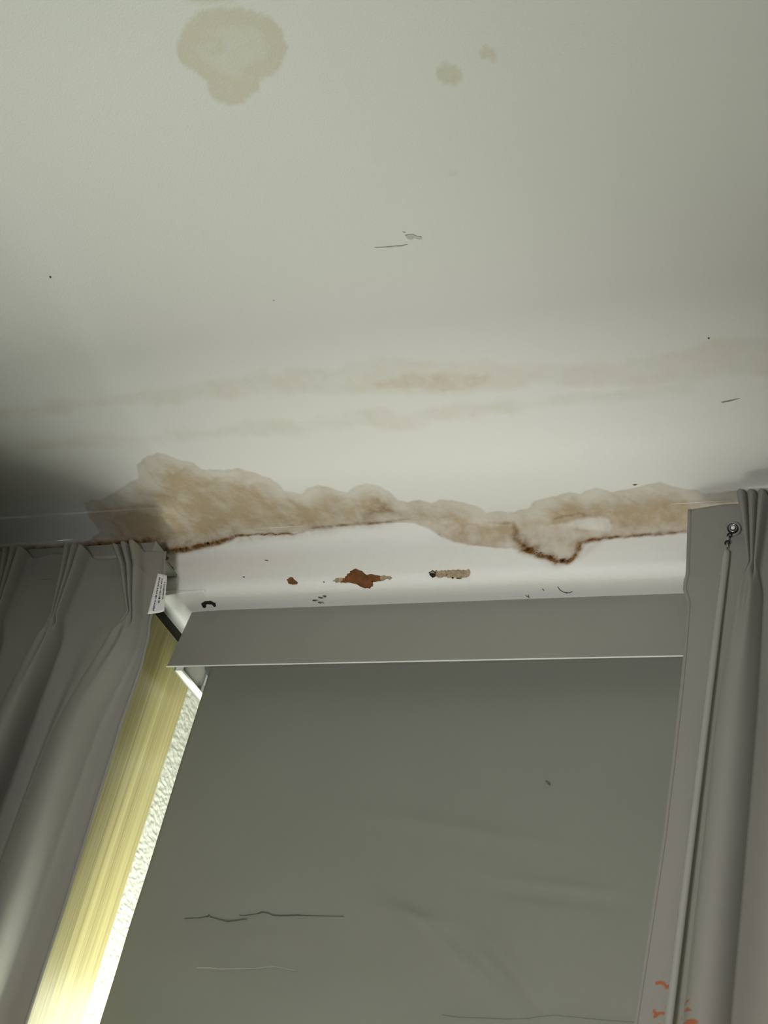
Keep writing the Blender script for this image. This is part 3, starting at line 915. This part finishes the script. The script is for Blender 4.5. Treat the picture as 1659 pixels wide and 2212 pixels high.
def curtain_surface(xe, sgn, y0, ztop, pleats, end, edge_path, head=0.115, zbot=0.35, rows=None, nf=22, np_=12, deep=0.066, top_wave=None, back=0.03, ridges=(), bulge=(), lean=0.0):
    """xe: x of the leading edge; sgn: +1 if the curtain runs to larger x.
    pleats: (distance of the pleat from the edge, sideways shift of its pinch, shift of the fold below, fold half width)"""
    zp = ztop - head

    def level(kind):
        S, D = [], []
        prev = 0.0
        m = len(pleats)
        fin = np_ * 3
        for i in range(m + 1):
            if i < m:
                p, off, fo, hw = pleats[i]
                if kind == 'top': c, h = p, .019
                elif kind == 'pinch': c, h = p + off, .006
                elif kind == 'flare': c, h = p + off * .8 + fo * .3, hw * .66
                elif kind == 'mid': c, h = p + off * .4 + fo * .7, hw
                else: c, h = p + fo, hw * 1.12
                a0, a1 = prev, c - h
            else:
                a0, a1 = prev, end
            t = np.linspace(0, 1, nf, endpoint=False)
            S += list(a0 + (a1 - a0) * t)
            bow = {'top': .0, 'pinch': -.006, 'flare': -.012, 'mid': -.022, 'low': -.030}[kind]
            if i == 0:
                D += list(-({'top': 0, 'pinch': .002, 'flare': .006, 'mid': .016, 'low': back}[kind]) * (1 - t) ** 1.0 + bow * .3 * np.sin(math.pi * t))
            else:
                D += list(bow * np.sin(math.pi * t))
            for ri, tc_, amp, wd_ in ridges:
                if ri == i and kind in ('flare', 'mid', 'low'):
                    k = {'flare': .45, 'mid': 1.0, 'low': 1.2}[kind]
                    D[-nf:] = list(np.array(D[-nf:]) + amp * k * np.exp(-((t - tc_) / wd_) ** 2))
            for ri, amp in bulge:
                if ri == i and kind in ('top', 'pinch'):
                    D[-nf:] = list(np.array(D[-nf:]) + amp * np.sin(math.pi * t) ** 2)
            if i == m: break
            w = np.linspace(0, 1, fin, endpoint=False)
            if kind in ('top', 'pinch'):
                k = w * 3
                ph = k - np.floor(k)
                cen = (np.floor(k) - 1) * (.0125 if kind == 'top' else .0038)
                wid = .0058 if kind == 'top' else .0017
                fx = -np.cos(math.pi * ph)
                fd = np.sin(math.pi * ph) ** .7
                S += list(c + cen + wid * fx)
                D += list((.030 if kind == 'top' else .024) * fd)
            else:
                th = math.pi * w
                dp = {'flare': .036, 'mid': deep * .82, 'low': deep}[kind]
                lob = 1 + (.10 if kind == 'flare' else 0.0) * np.cos(6 * math.pi * w) * np.sin(th)
                S += list(c - h * np.cos(th) - lean * {'flare': .3, 'mid': 1.0, 'low': 1.1}[kind] * np.sin(th))
                D += list(dp * np.sin(th) ** .85 * lob)
            prev = c + h
        S.append(end)
        D.append(0.0)
        return np.stack([np.array(S), np.array(D)], -1)

    levels = [(ztop, level('top')), (zp, level('pinch')), (zp - .045, level('flare')), (zp - .24, level('mid')), (zbot, level('low'))]
    zs = rows if rows is not None else np.concatenate([np.linspace(0, .30, 110), np.linspace(.303, .78, 110), np.linspace(.80, ztop - zbot, 30)])
    P = []
    ez = [e[0] for e in edge_path][::-1]
    ex = [e[1] for e in edge_path][::-1]
    for q in zs:
        z = ztop - q
        L = interp_levels(z, levels)
        s, d = L[:, 0], L[:, 1]
        exx = np.interp(z, ez, ex)
        dx = (exx - xe) * sgn
        s2 = s + dx * np.exp(-s / .05)
        x = xe + sgn * s2
        y = y0 - d
        zz = np.full(s.shape, z)
        if top_wave is not None:
            zz = zz + top_wave(s) * max(0, 1 - q / head)
        # soft irregularity of hanging cloth
        y = y - .004 * (fbm(s * 1.0, np.full(s.shape, z) * .35, 14, 71, 3) - .5) * min(1, q / .15)
        P.append(np.stack([x, y, zz], -1))
    return np.array(P)


def add_solid(o, t):
    m = o.modifiers.new('thickness', 'SOLIDIFY')
    m.thickness = t
    m.offset = 0
    return o


CY = 1.478
# left curtain
lc = empty('curtain', (-1.45, CY, 0.35))
tag(lc, 'off-white pinch pleat curtain left of the blind, with a white care label on its edge', 'curtain', 'curtains at the window')
left_edge = [(2.60, -1.152), (2.574, -1.151), (2.543, -1.141), (2.498, -1.142), (2.465, -1.140), (2.449, -1.137), (2.404, -1.134), (2.317, -1.139), (2.224, -1.137),
             (2.062, -1.135), (1.93, -1.135), (0.3, -1.13)]
bump = lambda s: .012 * np.exp(-((s - .185) / .022) ** 2) - .006 * np.exp(-((s - .10) / .03) ** 2) + .003 * np.sin(s * 60)
Pl = curtain_surface(-1.151, -1, CY, 2.580, [(.053, -.040, .012, .026), (.134, -.008, .010, .026), (.238, -.014, .004, .028), (.335, .0, .0, .030), (.43, 0, 0, .03), (.53, 0, 0, .03)],
                     .60, left_edge, head=.112, top_wave=bump, deep=.082, ridges=((1, .45, .014, .2),), bulge=(), lean=.030)
xx, zz2 = Pl[..., 0], Pl[..., 2]
mk = np.zeros(xx.shape)
for px, py, r in ((303, 1232, .004), (309, 1236, .003), (315, 1240, .0025), (309, 1246, .0025), (100, 2118, .004), (92, 2121, .003)):
    c = ray_on(px, py, 1, CY)
    mk = np.maximum(mk, .45 * smooth(r, r * .3, np.hypot(xx - c[0], zz2 - c[2]) + .003 * (fbm(xx, zz2, 200, 81, 2) - .5)))
cl = grid_obj('curtain_cloth', Pl, M_CURTAIN, lc, attrs={'red_marks': np.zeros(xx.shape), 'brown_marks': mk})
add_solid(cl, .0014)
Build().box((-1.74, CY + .0009, 2.545), (-1.166, CY + .0017, 2.576)).obj('light_block_strip', M_CURTAIN, lc)  # added strip behind the cloth, closes the slit of light at the rail
Build().tube([tuple(p) for p in Pl[::3, 0]], .0022, 8).obj('hem', M_CURTAIN, lc, smooth=True)
# care label sewn behind the leading edge
quad = [ray_on(341, 1238, 1, CY - .008), ray_on(361, 1243, 1, CY - .003), ray_on(354, 1319, 1, CY - .002), ray_on(319, 1326, 1, CY - .010)]
nu, nv = 8, 14
LP = np.zeros((nv + 1, nu + 1, 3))
for i in range(nv + 1):
    for j in range(nu + 1):
        s, t = j / nu, i / nv
        LP[i, j] = (quad[0] * (1 - s) + quad[1] * s) * (1 - t) + (quad[3] * (1 - s) + quad[2] * s) * t
        LP[i, j, 1] += .002 * math.sin(s * 2.6) * t
care = grid_obj('care_label', LP, M_LABEL, lc)
add_solid(care, .0006)
care['label'] = 'small white printed care label'
b = Build()


def lab(s, t):
    fi, fj = t * nv, s * nu
    i, j = min(nv - 1, int(fi)), min(nu - 1, int(fj))
    a, c = fi - i, fj - j
    p = (LP[i, j] * (1 - c) + LP[i, j + 1] * c) * (1 - a) + (LP[i + 1, j] * (1 - c) + LP[i + 1, j + 1] * c) * a
    return p + np.array([0.0002, -.0009, -.0001])


for s0, t0, t1 in ((.30, .10, .92), (.56, .12, .74), (.82, .20, .66)):
    t = t0
    while t < t1:
        ln = random.uniform(.012, .03)
        hh = random.uniform(.035, .065)
        b.add([lab(s0 - hh, t), lab(s0 + hh, t), lab(s0 + hh, t + ln), lab(s0 - hh, t + ln)], [(0, 1, 2, 3)])
        t += ln + random.choice((.008, .010, .012, .03))
o = b.obj('printed_lines', M_INK, care)
o['label'] = 'three rows of tiny illegible print'

# right curtain, hung nearer the wall
CR, DX, DZ = 1.508, -.0090, .0225
rc = empty('curtain', (-0.15, CR, 0.35))
tag(rc, 'off-white pinch pleat curtain right of the blind, with orange-red marks near its edge', 'curtain', 'curtains at the window')
right_edge = [(z + DZ, x + DX) for z, x in [(2.62, -.434), (2.598, -.434), (2.507, -.428), (2.49, -.431), (2.47, -.424), (2.398, -.423), (2.181, -.424), (1.981, -.432), (.3, -.44)]]
Pr = curtain_surface(-.434 + DX, 1, CR, 2.601 + DZ, [(.078, .006, -.004, .021), (.185, 0, 0, .026), (.29, 0, 0, .028), (.39, 0, 0, .028), (.5, 0, 0, .028)], .58, right_edge, head=.098,
                     top_wave=lambda s: .004 * smooth(.0, .06, s) + .002 * np.sin(s * 50), deep=.050, nf=34,
                     rows=np.concatenate([np.linspace(0, .26, 90), np.linspace(.263, .55, 50), np.linspace(.552, .68, 95), np.linspace(.69, 2.25, 30)]), back=.018)
xx, yy3, zz2 = Pr[..., 0], Pr[..., 1], Pr[..., 2]
red = np.zeros(xx.shape)
for line, w, yp in (([(1413, 2114), (1422, 2113), (1429, 2116), (1436, 2121), (1446, 2122)], .0019, CR + .005), ([(1434, 2119), (1440, 2120)], .0025, CR),
                    ([(1407, 2175), (1414, 2180), (1428, 2179)], .0019, CR + .005), ([(1413, 2178), (1409, 2186)], .0018, CR + .005), ([(1433, 2163), (1439, 2162)], .0015, CR),
                    ([(1404, 2212), (1416, 2209), (1430, 2210), (1436, 2204), (1432, 2206)], .0024, CR + .005), ([(1434, 2208), (1435, 2198)], .0016, CR),
                    ([(1472, 2161), (1486, 2159)], .0016, 1.468), ([(1479, 2178), (1484, 2178), (1493, 2181)], .0015, 1.468), ([(1459, 2190), (1466, 2192)], .0022, 1.478),
                    ([(1470, 2210), (1490, 2208), (1502, 2211)], .0035, 1.468), ([(1462, 2166), (1459, 2170)], .0014, 1.478)):
    c = [ray_on(px, py, 1, yp) for px, py in line]
    near = smooth(.045, .03, abs(yy3 - yp))
    v = dist_line(xx + .002 * (fbm(xx, zz2, 300, 91, 2) - .5), zz2 + .003 * (fbm(xx, zz2, 220, 95, 2) - .5), [(p[0], p[2], w, 1.0) for p in c])
    red = np.maximum(red, smooth(.35, .6, v) * near * .9)
cl = grid_obj('curtain_cloth', Pr, M_CURTAIN, rc, flip=True, attrs={'red_marks': red, 'brown_marks': np.zeros(xx.shape)})
add_solid(cl, .0014)
Build().tube([tuple(p) for p in Pr[::3, 0]], .0024, 8).obj('hem', M_CURTAIN, rc, smooth=True)
# curtain rails, one short rail for each curtain
for x0, x1, y0, y1, zt, lab_ in ((-1.80, -1.176, CY + .002, CY + .026, 2.600, 'short grey curtain rail above the curtain left of the blind'),
                                 (-.436, .10, CR + .004, CR + .026, 2.627, 'short grey curtain rail above the curtain right of the blind')):
    r = empty('curtain_rail', ((x0 + x1) / 2, (y0 + y1) / 2, zt))
    tag(r, lab_, 'curtain rail', 'curtain rails')
    ym = (y0 + y1) / 2
    b = Build()
    b.prism_x([(y0, zt), (y1, zt), (y1, zt - .020), (ym + .004, zt - .020), (ym + .004, zt - .016), (ym - .004, zt - .016), (ym - .004, zt - .020), (y0, zt - .020)], x0, x1)
    b.obj('rail_profile', M_RAIL, r, bevel=.0008)
    xi = x1 if x0 < -1 else x0
    sg = 1 if x0 < -1 else -1
    Build().box((min(xi, xi + sg * .003), y0 - .001, zt - .021), (max(xi, xi + sg * .003), y1 + .001, zt + .001)).obj('end_cap', M_RAIL, r, bevel=.001)
    if x0 < -1:
        Build().box((x0, y1 - .003, zt - .004), (x1 - .004, YW, zt)).obj('light_block_plate', M_RAIL, r)  # added plate that keeps light from leaking up between rail and wall
    for bxx in ((-1.70, -1.30) if x0 < -1 else (-.36, 0.0)):
        Build().box((bxx - .012, y1 - .002, zt - .012), (bxx + .012, YW, zt - .004)).obj('wall_bracket', M_WHITE_PL, r, bevel=.001)

# draw wand of the right curtain
wp = ray_on(1583, 1142, 1, 1.494)
ws = ray_on(1570, 1190, 1, 1.492)
we = ray_on(1444, 2212, 1, 1.482)
wd = empty('curtain_wand', (float(ws[0]), float(ws[1]), 1.6))
tag(wd, 'thin grey draw wand hanging from a metal eyelet on the right curtain', 'curtain wand')
b = Build()
pts = [Vector(ws) + (Vector(we) - Vector(ws)) * t for t in (0, .004, .02, .3, .6, 1.0, 1.5)]
b.tube(pts, [.0025, .0038, .0042, .0042, .0042, .0042, .0042], 14)
b.obj('rod', M_WAND, wd, smooth=True)
# eyelet: two rings and a white button
def torus(c, R, r, axis, n=22, m=8):
    c = Vector(c)
    ax = Vector(axis).normalized()
    a = ax.cross(Vector((0, 0, 1))).normalized()
    d = ax.cross(a)
    v, f = [], []
    for i in range(n):
        t = 2 * math.pi * i / n
        e = a * math.cos(t) + d * math.sin(t)
        for j in range(m):
            q = 2 * math.pi * j / m
            v.append(c + e * (R + r * math.cos(q)) + ax * r * math.sin(q))
    for i in range(n):
        for j in range(m):
            f.append((i * m + j, ((i + 1) % n) * m + j, ((i + 1) % n) * m + (j + 1) % m, i * m + (j + 1) % m))
    return Build().add(v, f)


axn = (0.25, -1, -.25)
wp = Vector(wp)
torus(wp, .0078, .0016, axn).obj('eyelet_ring', M_RAIL, wd, smooth=True)
e = Build().tube([wp + Vector((0, .003, 0)), wp + Vector(axn).normalized() * .0018], .0062, 18).obj('eyelet_disc', M_DARK, wd)
torus(wp + Vector(axn).normalized() * .002, .0043, .0008, axn).obj('inner_ring', M_STEEL, wd, smooth=True)
Build().tube([wp, wp + Vector(axn).normalized() * .0040, wp + Vector(axn).normalized() * .005], [.0026, .0026, .0012], 14).obj('rivet', M_WHITE_PL, wd, smooth=True)
links = [ray_on(px, py, 1, 1.492) for px, py in ((1576, 1156), (1573, 1164), (1571, 1172), (1571, 1180))]
for i, p in enumerate(links):
    torus(p, .0026, .0011, (1, .2, 0) if i % 2 else (.2, 1, 0), 12, 6).obj('chain_link', M_STEEL if i % 2 else M_DARK, wd, smooth=True)
